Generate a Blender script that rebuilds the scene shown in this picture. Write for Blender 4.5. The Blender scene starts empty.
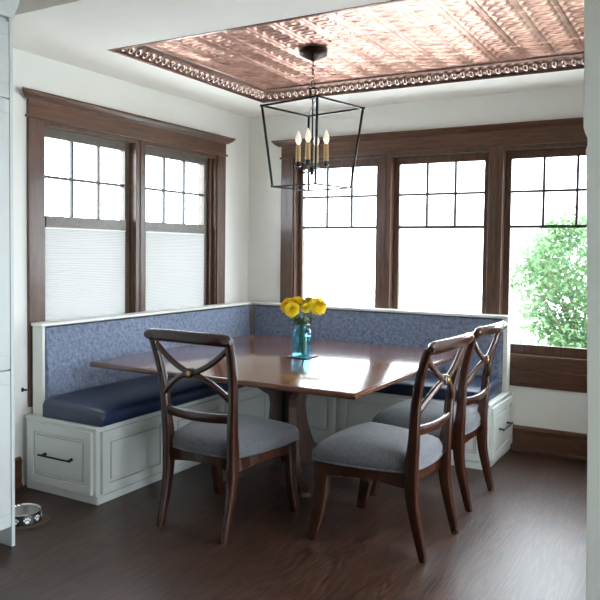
import bpy, math, random
from mathutils import Vector, Matrix
random.seed(7)
C = bpy.context.scene.collection
SC = bpy.context.scene
PI = math.pi

# ------------------------------------------------------------------ camera
yaw, pitch, roll = .5181, .042, .012
fw = Vector((-math.sin(yaw), math.cos(yaw), 0)); rt = Vector((math.cos(yaw), math.sin(yaw), 0)); up = Vector((0, 0, 1))
fw, up = fw*math.cos(pitch) - up*math.sin(pitch), up*math.cos(pitch) + fw*math.sin(pitch)
rt, up = rt*math.cos(roll) + up*math.sin(roll), up*math.cos(roll) - rt*math.sin(roll)
cam_data = bpy.data.cameras.new('camera'); cam = bpy.data.objects.new('camera', cam_data); C.objects.link(cam)
M = Matrix((rt, up, -fw)).transposed().to_4x4(); M.translation = Vector((3.582, -5.332, 1.45))
cam.matrix_world = M
cam_data.sensor_fit = 'HORIZONTAL'; cam_data.sensor_width = 36; cam_data.lens = 718.6/600*36
cam_data.shift_x = -.6/600; cam_data.shift_y = -19.93/600
cam_data.clip_start = .05; cam_data.clip_end = 200
SC.camera = cam

# ------------------------------------------------------------------ light
W = bpy.data.worlds.new('world'); SC.world = W; W.use_nodes = True
bg = W.node_tree.nodes['Background']
bg.inputs['Color'].default_value = (.87, .94, 1, 1); bg.inputs['Strength'].default_value = 15.5
SC.view_settings.view_transform = 'Standard'; SC.view_settings.look = 'None'
SC.view_settings.exposure = 0.0; SC.view_settings.gamma = 1.0; SC.view_settings.use_curve_mapping = False
try:
    SC.cycles.use_denoising = True; SC.cycles.max_bounces = 10; SC.cycles.diffuse_bounces = 6
    SC.cycles.transparent_max_bounces = 16; SC.cycles.sample_clamp_indirect = 8; SC.cycles.blur_glossy = .3
except Exception: pass

def portal(name, loc, rot, sx, sy):
    l = bpy.data.lights.new(name, 'AREA'); l.shape = 'RECTANGLE'; l.size = sx; l.size_y = sy
    l.cycles.is_portal = True
    o = bpy.data.objects.new(name, l); C.objects.link(o); o.location = loc; o.rotation_euler = rot
portal('daylight_portal_west', (-.13, -1.38, 1.4), (0, -PI/2, 0), 1.75, 1.85)
portal('daylight_portal_north', (1.755, .13, 1.45), (-PI/2, 0, 0), 2.65, 1.6)
portal('daylight_portal_east', (3.53, -1.96, 1.14), (0, PI/2, 0), 2.1, 1.4)

# ------------------------------------------------------------------ materials
def nmat(name):
    m = bpy.data.materials.new(name); m.use_nodes = True
    return m, m.node_tree.nodes, m.node_tree.links, m.node_tree.nodes['Principled BSDF']
def srgb(r, g, b):
    f = lambda c: (c/255/12.92) if c/255 <= .04045 else ((c/255+.055)/1.055)**2.4
    return (f(r), f(g), f(b), 1)
def plain(name, col, rough=.5, metal=0, spec=.5, coat=0, noise=.04, nscale=6, bump=0, bscale=80):
    m, N, L, P = nmat(name)
    tc = N.new('ShaderNodeTexCoord'); nz = N.new('ShaderNodeTexNoise'); nz.inputs['Scale'].default_value = nscale
    nz.inputs['Detail'].default_value = 4
    L.new(tc.outputs['Object'], nz.inputs['Vector'])
    mx = N.new('ShaderNodeMixRGB'); mx.blend_type = 'MIX'
    mx.inputs[1].default_value = tuple(c*(1-noise) for c in col[:3]) + (1,)
    mx.inputs[2].default_value = tuple(min(1, c*(1+noise)) for c in col[:3]) + (1,)
    L.new(nz.outputs['Fac'], mx.inputs[0]); L.new(mx.outputs[0], P.inputs['Base Color'])
    P.inputs['Roughness'].default_value = rough; P.inputs['Metallic'].default_value = metal
    P.inputs['Specular IOR Level'].default_value = spec; P.inputs['Coat Weight'].default_value = coat
    P.inputs['Coat Roughness'].default_value = .08
    if bump:
        n2 = N.new('ShaderNodeTexNoise'); n2.inputs['Scale'].default_value = bscale; L.new(tc.outputs['Object'], n2.inputs['Vector'])
        b = N.new('ShaderNodeBump'); b.inputs['Strength'].default_value = bump; b.inputs['Distance'].default_value = .004
        L.new(n2.outputs['Fac'], b.inputs['Height']); L.new(b.outputs[0], P.inputs['Normal'])
    return m
def wood(name, c1, c2, scale=(14, 14, 1.2), rough=.3, coat=.3, bump=.1, rot=(0, 0, 0), spec=.5):
    m, N, L, P = nmat(name)
    tc = N.new('ShaderNodeTexCoord'); mp = N.new('ShaderNodeMapping'); mp.inputs['Scale'].default_value = scale
    mp.inputs['Rotation'].default_value = rot
    L.new(tc.outputs['Object'], mp.inputs['Vector'])
    n1 = N.new('ShaderNodeTexNoise'); n1.inputs['Scale'].default_value = 2; n1.inputs['Detail'].default_value = 6
    n1.inputs['Distortion'].default_value = 1.2; L.new(mp.outputs[0], n1.inputs['Vector'])
    n2 = N.new('ShaderNodeTexNoise'); n2.inputs['Scale'].default_value = 9; n2.inputs['Detail'].default_value = 5
    L.new(mp.outputs[0], n2.inputs['Vector'])
    ad = N.new('ShaderNodeMath'); ad.operation = 'MULTIPLY_ADD'; ad.inputs[1].default_value = .45; 
    L.new(n2.outputs['Fac'], ad.inputs[0]); 
    mu = N.new('ShaderNodeMath'); mu.operation = 'MULTIPLY'; mu.inputs[1].default_value = .6; L.new(n1.outputs['Fac'], mu.inputs[0])
    L.new(mu.outputs[0], ad.inputs[2])
    cr = N.new('ShaderNodeValToRGB'); cr.color_ramp.elements[0].position = .38; cr.color_ramp.elements[1].position = .68
    cr.color_ramp.elements[0].color = c1; cr.color_ramp.elements[1].color = c2
    L.new(ad.outputs[0], cr.inputs[0]); L.new(cr.outputs[0], P.inputs['Base Color'])
    P.inputs['Roughness'].default_value = rough; P.inputs['Coat Weight'].default_value = coat; P.inputs['Coat Roughness'].default_value = .1
    P.inputs['Specular IOR Level'].default_value = spec
    b = N.new('ShaderNodeBump'); b.inputs['Strength'].default_value = bump; b.inputs['Distance'].default_value = .002
    L.new(ad.outputs[0], b.inputs['Height']); L.new(b.outputs[0], P.inputs['Normal'])
    return m
def fabric(name, c1, c2, scale=160, rough=.9, bump=.5, stretch=(1, 1, 1), sheen=.3, big=30):
    m, N, L, P = nmat(name)
    tc = N.new('ShaderNodeTexCoord'); mp = N.new('ShaderNodeMapping'); mp.inputs['Scale'].default_value = stretch
    L.new(tc.outputs['Object'], mp.inputs['Vector'])
    n1 = N.new('ShaderNodeTexNoise'); n1.inputs['Scale'].default_value = big; n1.inputs['Detail'].default_value = 8
    n1.inputs['Roughness'].default_value = .75; L.new(mp.outputs[0], n1.inputs['Vector'])
    n2 = N.new('ShaderNodeTexVoronoi'); n2.inputs['Scale'].default_value = scale; L.new(mp.outputs[0], n2.inputs['Vector'])
    cr = N.new('ShaderNodeValToRGB'); cr.color_ramp.elements[0].position = .36; cr.color_ramp.elements[1].position = .64
    cr.color_ramp.elements[0].color = c1; cr.color_ramp.elements[1].color = c2
    L.new(n1.outputs['Fac'], cr.inputs[0]); L.new(cr.outputs[0], P.inputs['Base Color'])
    P.inputs['Roughness'].default_value = rough; P.inputs['Sheen Weight'].default_value = sheen
    mx = N.new('ShaderNodeMath'); mx.operation = 'ADD'; L.new(n1.outputs['Fac'], mx.inputs[0]); L.new(n2.outputs['Distance'], mx.inputs[1])
    b = N.new('ShaderNodeBump'); b.inputs['Strength'].default_value = bump; b.inputs['Distance'].default_value = .003
    L.new(mx.outputs[0], b.inputs['Height']); L.new(b.outputs[0], P.inputs['Normal'])
    return m
def floor_mat():
    m, N, L, P = nmat('dark_oak_floor')
    tc = N.new('ShaderNodeTexCoord')
    mp = N.new('ShaderNodeMapping'); mp.inputs['Rotation'].default_value = (0, 0, PI/2)
    L.new(tc.outputs['Object'], mp.inputs['Vector'])
    br = N.new('ShaderNodeTexBrick'); br.inputs['Scale'].default_value = 1; br.inputs['Brick Width'].default_value = 1.7
    br.inputs['Row Height'].default_value = .125; br.inputs['Mortar Size'].default_value = .0012; br.offset = .37
    br.inputs['Color1'].default_value = (.2, .2, .2, 1); br.inputs['Color2'].default_value = (.8, .8, .8, 1); br.inputs['Mortar'].default_value = (0, 0, 0, 1)
    L.new(mp.outputs[0], br.inputs['Vector'])
    # growth-ring figure: a distance field stretched along the board and shifted per board
    m2 = N.new('ShaderNodeMapping'); m2.inputs['Scale'].default_value = (9, .62, 1)
    L.new(tc.outputs['Object'], m2.inputs['Vector'])
    sh = N.new('ShaderNodeVectorMath'); sh.operation = 'MULTIPLY_ADD'; sh.inputs[1].default_value = (3, 9, 0)
    L.new(br.outputs['Color'], sh.inputs[0]); L.new(m2.outputs[0], sh.inputs[2])
    n1 = N.new('ShaderNodeTexNoise'); n1.inputs['Scale'].default_value = 1.3; n1.inputs['Detail'].default_value = 2; n1.inputs['Distortion'].default_value = .4
    L.new(sh.outputs[0], n1.inputs['Vector'])
    mu = N.new('ShaderNodeMath'); mu.operation = 'MULTIPLY'; mu.inputs[1].default_value = 95; L.new(n1.outputs['Fac'], mu.inputs[0])
    sn = N.new('ShaderNodeMath'); sn.operation = 'SINE'; L.new(mu.outputs[0], sn.inputs[0])
    m3 = N.new('ShaderNodeMapping'); m3.inputs['Scale'].default_value = (120, 5, 1); L.new(tc.outputs['Object'], m3.inputs['Vector'])
    n3 = N.new('ShaderNodeTexNoise'); n3.inputs['Scale'].default_value = 1; n3.inputs['Detail'].default_value = 3; L.new(m3.outputs[0], n3.inputs['Vector'])
    ad = N.new('ShaderNodeMath'); ad.operation = 'MULTIPLY_ADD'; ad.inputs[1].default_value = .26; L.new(sn.outputs[0], ad.inputs[0]); L.new(n3.outputs['Fac'], ad.inputs[2])
    cr = N.new('ShaderNodeValToRGB'); cr.color_ramp.elements[0].position = .3; cr.color_ramp.elements[1].position = .75
    cr.color_ramp.elements[0].color = srgb(44, 27, 19); cr.color_ramp.elements[1].color = srgb(80, 52, 38)
    L.new(ad.outputs[0], cr.inputs[0])
    tint = N.new('ShaderNodeMixRGB'); tint.blend_type = 'MULTIPLY'; tint.inputs[0].default_value = .35
    L.new(cr.outputs[0], tint.inputs[1]); L.new(br.outputs['Color'], tint.inputs[2]); L.new(tint.outputs[0], P.inputs['Base Color'])
    P.inputs['Roughness'].default_value = .37; P.inputs['Specular IOR Level'].default_value = .55
    gap = N.new('ShaderNodeMath'); gap.operation = 'MULTIPLY_ADD'; gap.inputs[1].default_value = -2.0
    L.new(br.outputs['Fac'], gap.inputs[0]); L.new(ad.outputs[0], gap.inputs[2])
    b = N.new('ShaderNodeBump'); b.inputs['Strength'].default_value = .2; b.inputs['Distance'].default_value = .002
    L.new(gap.outputs[0], b.inputs['Height']); L.new(b.outputs[0], P.inputs['Normal'])
    return m
def pane_mat(name, tint=(.97, .99, 1, 1), refl=.04):
    m = bpy.data.materials.new(name); m.use_nodes = True; N = m.node_tree.nodes; L = m.node_tree.links; N.clear()
    o = N.new('ShaderNodeOutputMaterial'); t = N.new('ShaderNodeBsdfTransparent'); t.inputs[0].default_value = tint
    g = N.new('ShaderNodeBsdfGlossy'); g.inputs['Roughness'].default_value = .02
    lw = N.new('ShaderNodeLayerWeight'); lw.inputs['Blend'].default_value = .5
    pw = N.new('ShaderNodeMath'); pw.operation = 'POWER'; pw.inputs[1].default_value = 4; L.new(lw.outputs['Facing'], pw.inputs[0])
    f = N.new('ShaderNodeMath'); f.operation = 'MULTIPLY_ADD'; f.inputs[1].default_value = .6; f.inputs[2].default_value = refl; L.new(pw.outputs[0], f.inputs[0])
    mx = N.new('ShaderNodeMixShader'); L.new(f.outputs[0], mx.inputs[0]); L.new(t.outputs[0], mx.inputs[1]); L.new(g.outputs[0], mx.inputs[2])
    L.new(mx.outputs[0], o.inputs[0]); return m
def translucent(name, col, tcol, fac=.5):
    m = bpy.data.materials.new(name); m.use_nodes = True; N = m.node_tree.nodes; L = m.node_tree.links; N.clear()
    o = N.new('ShaderNodeOutputMaterial'); d = N.new('ShaderNodeBsdfDiffuse'); t = N.new('ShaderNodeBsdfTranslucent')
    tc = N.new('ShaderNodeTexCoord'); nz = N.new('ShaderNodeTexNoise'); nz.inputs['Scale'].default_value = 3
    L.new(tc.outputs['Object'], nz.inputs['Vector'])
    a = N.new('ShaderNodeMixRGB'); a.blend_type = 'MULTIPLY'; a.inputs[0].default_value = .25; a.inputs[1].default_value = tcol
    L.new(nz.outputs['Fac'], a.inputs[2]); L.new(a.outputs[0], t.inputs[0])
    d.inputs[0].default_value = col
    mx = N.new('ShaderNodeMixShader'); mx.inputs[0].default_value = fac
    L.new(d.outputs[0], mx.inputs[1]); L.new(t.outputs[0], mx.inputs[2]); L.new(mx.outputs[0], o.inputs[0]); return m

WALL = plain('wall_paint', srgb(227, 226, 220), .7, noise=.015, bump=.05, bscale=200)
CEIL = plain('ceiling_paint', srgb(247, 242, 235), .8, noise=.01)
WHITE = plain('painted_trim', srgb(222, 222, 215), .35, noise=.02)
BENCH = plain('glazed_cream_paint', srgb(206, 208, 204), .4, noise=.05, nscale=9)
GLAZE = plain('dark_glaze_line', srgb(120, 116, 106), .6)
OAK = wood('dark_stained_window_oak', srgb(60, 38, 26), srgb(98, 66, 47), (10, 10, 10), .35, .15)
OAKL = wood('dark_stained_oak_across', srgb(62, 39, 27), srgb(100, 67, 48), (1.2, 1.2, 16), .35, .15)
OAKV = wood('dark_stained_oak_upright', srgb(60, 38, 27), srgb(97, 66, 48), (16, 16, 1.2), .35, .15)
SASH = wood('grey_brown_sash', srgb(66, 56, 46), srgb(92, 80, 68), (12, 12, 12), .4, .1)
MUNT = plain('dark_muntin', srgb(52, 50, 48), .4)
TABLE = wood('reddish_table_veneer', srgb(84, 50, 36), srgb(108, 68, 50), (1.4, 11, 11), .16, .5, bump=.03)
TBASE = wood('dark_table_base', srgb(50, 30, 22), srgb(76, 47, 34), (12, 12, 1.5), .4, .1)
CHAIR = wood('mahogany_chair_wood', srgb(38, 16, 8), srgb(60, 28, 14), (9, 9, 2), .24, .35, bump=.01)
SEATF = fabric('grey_tweed', srgb(60, 60, 65), srgb(92, 92, 98), 260, bump=.35, big=60, stretch=(1, 2.2, 1))
BACKF = fabric('blue_grey_chenille', srgb(78, 86, 106), srgb(126, 138, 163), 150, bump=.8, big=38)
LEATHER = plain('navy_leather', srgb(28, 40, 66), .32, spec=.6, noise=.1, bump=.15, bscale=260)
PIPING = plain('dark_piping', srgb(40, 42, 50), .5)
BLACK = plain('black_iron', srgb(24, 22, 21), .38, .6)
BRONZE = plain('oiled_bronze', srgb(44, 30, 26), .35, .8)
GOLD = plain('aged_brass', srgb(190, 150, 80), .3, 1)
SLEEVE = plain('antique_gold_sleeve', srgb(168, 138, 92), .45, .5)
STEEL = plain('stainless_steel', srgb(200, 200, 198), .18, 1)
PEWTER = plain('dark_pewter', srgb(62, 56, 52), .35, .9)
FLOOR = floor_mat()
PANE = pane_mat('window_glass')

# ------------------------------------------------------------------ mesh builder
class MB:
    def __init__(s): s.v = []; s.f = []
    def box(s, x0, x1, y0, y1, z0, z1):
        b = len(s.v); s.v += [(x, y, z) for z in (z0, z1) for y in (y0, y1) for x in (x0, x1)]
        s.f += [tuple(b+i for i in q) for q in ((0, 2, 3, 1), (4, 5, 7, 6), (0, 1, 5, 4), (2, 6, 7, 3), (0, 4, 6, 2), (1, 3, 7, 5))]
        return s
    def prism(s, poly, T0, T1):          # poly: 2D points, T0/T1: functions point->3D for both ends
        b = len(s.v); n = len(poly); s.v += [T0(p) for p in poly] + [T1(p) for p in poly]
        s.f.append(tuple(range(b, b+n))); s.f.append(tuple(range(b+2*n-1, b+n-1, -1)))
        for i in range(n): j = (i+1) % n; s.f.append((b+i, b+n+i, b+n+j, b+j))
        return s
    def rings(s, rings, caps=True, closed=False):
        b = len(s.v); n = len(rings[0])
        for r in rings: s.v += [tuple(p) for p in r]
        m = len(rings)
        for k in range(m if closed else m-1):
            for i in range(n):
                j = (i+1) % n; a = b+k*n; c = b+((k+1) % m)*n
                s.f.append((a+i, a+j, c+j, c+i))
        if caps and not closed:
            s.f.append(tuple(range(b+n-1, b-1, -1))); s.f.append(tuple(range(b+(m-1)*n, b+m*n)))
        return s
    def sweep(s, pts, secs, side=None, n=12, power=2.0, closed=False, caps=True):
        """superellipse section swept on a path; secs: (half width along side, half height) per point"""
        P = [Vector(p) for p in pts]; R = []; m = len(P); pu = None
        for i, p in enumerate(P):
            if closed: t = P[(i+1) % m] - P[i-1]
            else: t = P[min(i+1, m-1)] - P[max(i-1, 0)]
            t.normalize()
            if side is not None: a = Vector(side) - t*Vector(side).dot(t)
            else:
                a = pu - t*pu.dot(t) if pu is not None else (Vector((1, 0, 0)) if abs(t.x) < .9 else Vector((0, 1, 0)))
                a = a - t*a.dot(t)
            a.normalize(); pu = a; c = t.cross(a)
            w, h = secs[i] if isinstance(secs, list) else secs
            ring = []
            for k in range(n):
                th = 2*PI*(k+.5)/n; ct, st = math.cos(th), math.sin(th)
                ring.append(p + a*w*math.copysign(abs(ct)**(2/power), ct) + c*h*math.copysign(abs(st)**(2/power), st))
            R.append(ring)
        return s.rings(R, caps, closed)
    def tube(s, pts, r, n=10, closed=False):
        return s.sweep(pts, [(q, q) for q in r] if isinstance(r, (list, tuple)) else (r, r), None, n, 2, closed)
    def lathe(s, prof, c=(0, 0, 0), n=24, caps=True):
        R = [[(c[0]+r*math.cos(2*PI*k/n), c[1]+r*math.sin(2*PI*k/n), c[2]+z) for k in range(n)] for r, z in prof]
        return s.rings(R, caps)
    def blob(s, c, r, n=10, m=6, ax=None):
        A = ax or Matrix.Identity(3); R = []
        for i in range(m+1):
            ph = -PI/2 + PI*(i+.02)/(m+.04); ring = []
            for k in range(n):
                th = 2*PI*k/n
                q = A @ Vector((r[0]*math.cos(ph)*math.cos(th), r[1]*math.cos(ph)*math.sin(th), r[2]*math.sin(ph)))
                ring.append((c[0]+q.x, c[1]+q.y, c[2]+q.z))
            R.append(ring)
        return s.rings(R)
    def build(s, name, mat, parent=None, bevel=0, smooth=35, loc=None, subsurf=0, seg=2):
        me = bpy.data.meshes.new(name); me.from_pydata(s.v, [], s.f)
        me.materials.append(mat)
        import bmesh
        bm = bmesh.new(); bm.from_mesh(me); bmesh.ops.recalc_face_normals(bm, faces=bm.faces); bm.to_mesh(me); bm.free()
        if smooth:
            me.polygons.foreach_set('use_smooth', [True]*len(me.polygons)); me.set_sharp_from_angle(angle=math.radians(smooth))
        o = bpy.data.objects.new(name, me); C.objects.link(o)
        if parent: o.parent = parent
        if loc: o.location = loc
        if bevel:
            b = o.modifiers.new('bevel', 'BEVEL'); b.width = bevel; b.segments = seg; b.limit_method = 'ANGLE'; b.angle_limit = math.radians(35)
            b.harden_normals = False
        if subsurf:
            q = o.modifiers.new('sub', 'SUBSURF'); q.levels = subsurf; q.render_levels = subsurf
        return o
def tag(o, label, cat, group=None):
    o['label'] = label; o['category'] = cat
    if group: o['group'] = group
    return o
def thing(name, label, cat, loc=(0, 0, 0), rz=0, group=None):
    o = bpy.data.objects.new(name, None); C.objects.link(o); o.empty_display_size = .1
    o.location = loc; o.rotation_euler = (0, 0, rz); return tag(o, label, cat, group)
def struct(o): o['kind'] = 'structure'; return o
def sroot(name, loc=(0, 0, 0), rz=0):
    o = bpy.data.objects.new(name, None); C.objects.link(o); o.location = loc; o.rotation_euler = (0, 0, rz); o['kind'] = 'structure'; return o
def copy_tree(o, parent=None):
    c = o.copy(); C.objects.link(c)
    if parent: c.parent = parent
    for ch in list(o.children): copy_tree(ch, c)
    return c
def arc(pts, n=8):      # Catmull-Rom through points
    P = [Vector(p) for p in pts]; out = []
    for i in range(len(P)-1):
        a = P[max(i-1, 0)]; b = P[i]; c = P[i+1]; d = P[min(i+2, len(P)-1)]
        for k in range(n):
            t = k/n; out.append(.5*((2*b)+(c-a)*t+(2*a-5*b+4*c-d)*t*t+(3*b-a-3*c+d)*t**3))
    out.append(P[-1]); return out
def lerp(a, b, t): return a+(b-a)*t

# ------------------------------------------------------------------ room shell
H = 2.61; HK = 2.76; T = .14
struct(MB().box(-.14, 5.3, -7.6, .14, -.1, 0).build('floor', FLOOR, smooth=0))
def wall_with_hole(name, horiz, pos0, pos1, a0, a1, z1, holes):
    """horiz 'x': wall runs along x between a0,a1 at y pos0..pos1; holes (h0,h1,zb,zt)"""
    m = MB(); cur = a0
    def bx(p, q, zb, zt):
        if q-p < 1e-4 or zt-zb < 1e-4: return
        if horiz == 'x': m.box(p, q, pos0, pos1, zb, zt)
        else: m.box(pos0, pos1, p, q, zb, zt)
    for h0, h1, zb, zt in holes:
        bx(cur, h0, 0, z1); bx(h0, h1, 0, zb); bx(h0, h1, zt, z1); cur = h1
    bx(cur, a1, 0, z1)
    return struct(m.build(name, WALL, smooth=0))
ZB, ZT = .60, 2.225
wall_with_hole('wall_left', 'y', -T, 0, -7.6, .0, HK, [(-2.27, -.49, ZB, ZT)])
wall_with_hole('wall_back', 'x', 0, T, -.14, 5.3, HK, [(.47, 3.04, ZB, ZT)])
wall_with_hole('wall_right', 'y', 3.4, 3.4+T, -2.87, 0, HK, [(-2.68, -1.24, .09, ZT)])
struct(MB().box(3.29, 5.3, -2.99, -2.87, 0, HK).build('wall_return', WALL, smooth=0))
wall_with_hole('wall_kitchen_right', 'y', 5.3, 5.44, -7.6, -2.87, HK, [(-4.8, -3.9, .1, 2.15)])
struct(MB().box(-.14, 5.44, -7.74, -7.6, 0, HK).build('wall_kitchen_rear', WALL, smooth=0))
portal('daylight_portal_kitchen', (5.43, -4.35, 1.12), (0, PI/2, 0), 2.05, .9)
# ceiling: nook soffit with recessed tray, kitchen ceiling higher
TX0, TX1, TY0, TY1 = .468, 3.13, -2.19, -.505
TZ = 2.687
m = MB(); S1 = 2.85
m.box(-.14, TX0, -2.87, .14, H, S1); m.box(TX1, 3.54, -2.87, .14, H, S1)
m.box(TX0, TX1, -2.87, TY0, H, S1); m.box(TX0, TX1, TY1, .14, H, S1)
struct(m.build('ceiling', CEIL, smooth=0))
struct(MB().box(-.14, 5.44, -7.74, -2.87, HK, 2.86).build('ceiling_kitchen', CEIL, smooth=0))

# copper pressed-tin ceiling
def copper():
    m, N, L, P = nmat('embossed_copper')
    tc = N.new('ShaderNodeTexCoord'); nz = N.new('ShaderNodeTexNoise'); nz.inputs['Scale'].default_value = 7; nz.inputs['Detail'].default_value = 6
    L.new(tc.outputs['Object'], nz.inputs['Vector'])
    cr = N.new('ShaderNodeValToRGB'); cr.color_ramp.elements[0].position = .3; cr.color_ramp.elements[1].position = .7
    cr.color_ramp.elements[0].color = srgb(146, 98, 82); cr.color_ramp.elements[1].color = srgb(204, 158, 140)
    L.new(nz.outputs['Fac'], cr.inputs[0]); L.new(cr.outputs[0], P.inputs['Base Color'])
    P.inputs['Metallic'].default_value = .85; P.inputs['Roughness'].default_value = .34
    b = N.new('ShaderNodeBump'); b.inputs['Strength'].default_value = .25; b.inputs['Distance'].default_value = .003
    n2 = N.new('ShaderNodeTexNoise'); n2.inputs['Scale'].default_value = 60; L.new(tc.outputs['Object'], n2.inputs['Vector'])
    L.new(n2.outputs['Fac'], b.inputs['Height']); L.new(b.outputs[0], P.inputs['Normal'])
    return m
COPPER = copper()
BRZ_CROWN = plain('dark_bronze_crown', srgb(128, 102, 92), .3, .9, noise=.2, nscale=14)
import numpy as np
def tin_panel():
    nx, ny = 520, 330
    xs = np.linspace(TX0+.001, TX1-.001, nx); ys = np.linspace(TY0+.001, TY1-.001, ny)
    X, Y = np.meshgrid(xs, ys)
    u = (X-2.34)/.1775; fu = u-np.round(u)                     # ribs along y
    rib = np.exp(-((np.abs(fu)*.1775-.006)/.0035)**2)
    v = (Y+.9)/.61; fv = v-np.round(v)
    seam = np.exp(-(fv*.61/.006)**2)
    # scroll pattern between the ribs: interlaced arcs
    cu = u-np.floor(u)-.5; w = Y/.0925; cw = (w-np.floor(w)-.5)*.55
    r1 = np.sqrt(cu**2+cw**2); a = np.exp(-((r1-.33)/.06)**2)
    s = np.exp(-((cu-.30*np.sin(2*PI*w))/.07)**2)
    d = np.exp(-(r1/.09)**2)
    Z = -.0055*rib+.004*seam-.0048*np.maximum(np.maximum(a, s*.9), d)*(1-rib)
    Z = TZ+.004+Z
    V = np.stack([X, Y, Z], -1).reshape(-1, 3)
    i = np.arange(ny-1)[:, None]*nx+np.arange(nx-1)[None, :]
    F = np.stack([i, i+nx, i+nx+1, i+1], -1).reshape(-1, 4)
    me = bpy.data.meshes.new('pressed_tin'); me.from_pydata(V.tolist(), [], F.tolist()); me.materials.append(COPPER)
    me.polygons.foreach_set('use_smooth', [True]*len(me.polygons))
    o = bpy.data.objects.new('ceiling_tray', me); C.objects.link(o); struct(o)
tin_panel()
m = MB(); m.box(TX0-.02, TX1+.02, TY0-.02, TY1+.02, TZ+.03, TZ+.05); m.build('ceiling_backing', CEIL, smooth=0)['kind'] = 'structure'
def crown():
    prof = [(0, H-.004), (.012, H-.008), (.016, H+.002), (.014, H+.012), (.022, H+.016), (.040, H+.028), (.062, H+.048), (.076, H+.066),
            (.084, H+.068), (.088, H+.076), (.096, H+.078), (.100, H+.088), (.108, H+.094), (0, H+.094)]
    prof = [(d, H+(z-H)*.86) for d, z in prof]
    m = MB(); R = []
    for cx, cy, sx, sy in ((TX0, TY0, 1, 1), (TX1, TY0, -1, 1), (TX1, TY1, -1, -1), (TX0, TY1, 1, -1)):
        R.append([(cx+sx*d, cy+sy*d, z) for d, z in prof])
    m.rings(R, closed=True)
    o = m.build('trim_crown', BRZ_CROWN, smooth=50); struct(o)
    e = MB()
    def row(p0, p1, inward):
        d = Vector(p1)-Vector(p0); L_ = d.length; d.normalize(); n = int((L_-.14)/.060); inn = Vector(inward)
        face = (inn*.75+Vector((0, 0, -.66))).normalized(); upv = face.cross(d)
        A = Matrix((d, upv, face)).transposed()
        for k in range(n+1):
            c = Vector(p0)+d*(.09+k*(L_-.18)/n)+inn*.047+Vector((0, 0, .036))
            e.blob(c, (.021, .034, .021), 10, 6, A)
            # the husk around each egg
            e.tube([c+d*(.029*math.cos(t))+upv*(.043*math.sin(t))*(1 if upv.z > 0 else -1)+face*.003 for t in [PI*j/6 for j in range(7)]], .0045, 5)
            c2 = c+d*.033; e.blob(c2-upv*.004, (.004, .018, .008), 6, 4, A)
    z = H
    row((TX0, TY0, z), (TX0, TY1, z), (1, 0, 0)); row((TX0, TY1, z), (TX1, TY1, z), (0, -1, 0)); row((TX1, TY0, z), (TX1, TY1, z), (-1, 0, 0))
    row((TX0, TY0, z), (TX1, TY0, z), (0, 1, 0))
    q = e.build('egg_ornament', COPPER_D, o, smooth=60)
COPPER_D = plain('worn_copper_ornament', srgb(200, 176, 166), .25, .95, noise=.2, nscale=10)
crown()

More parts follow.
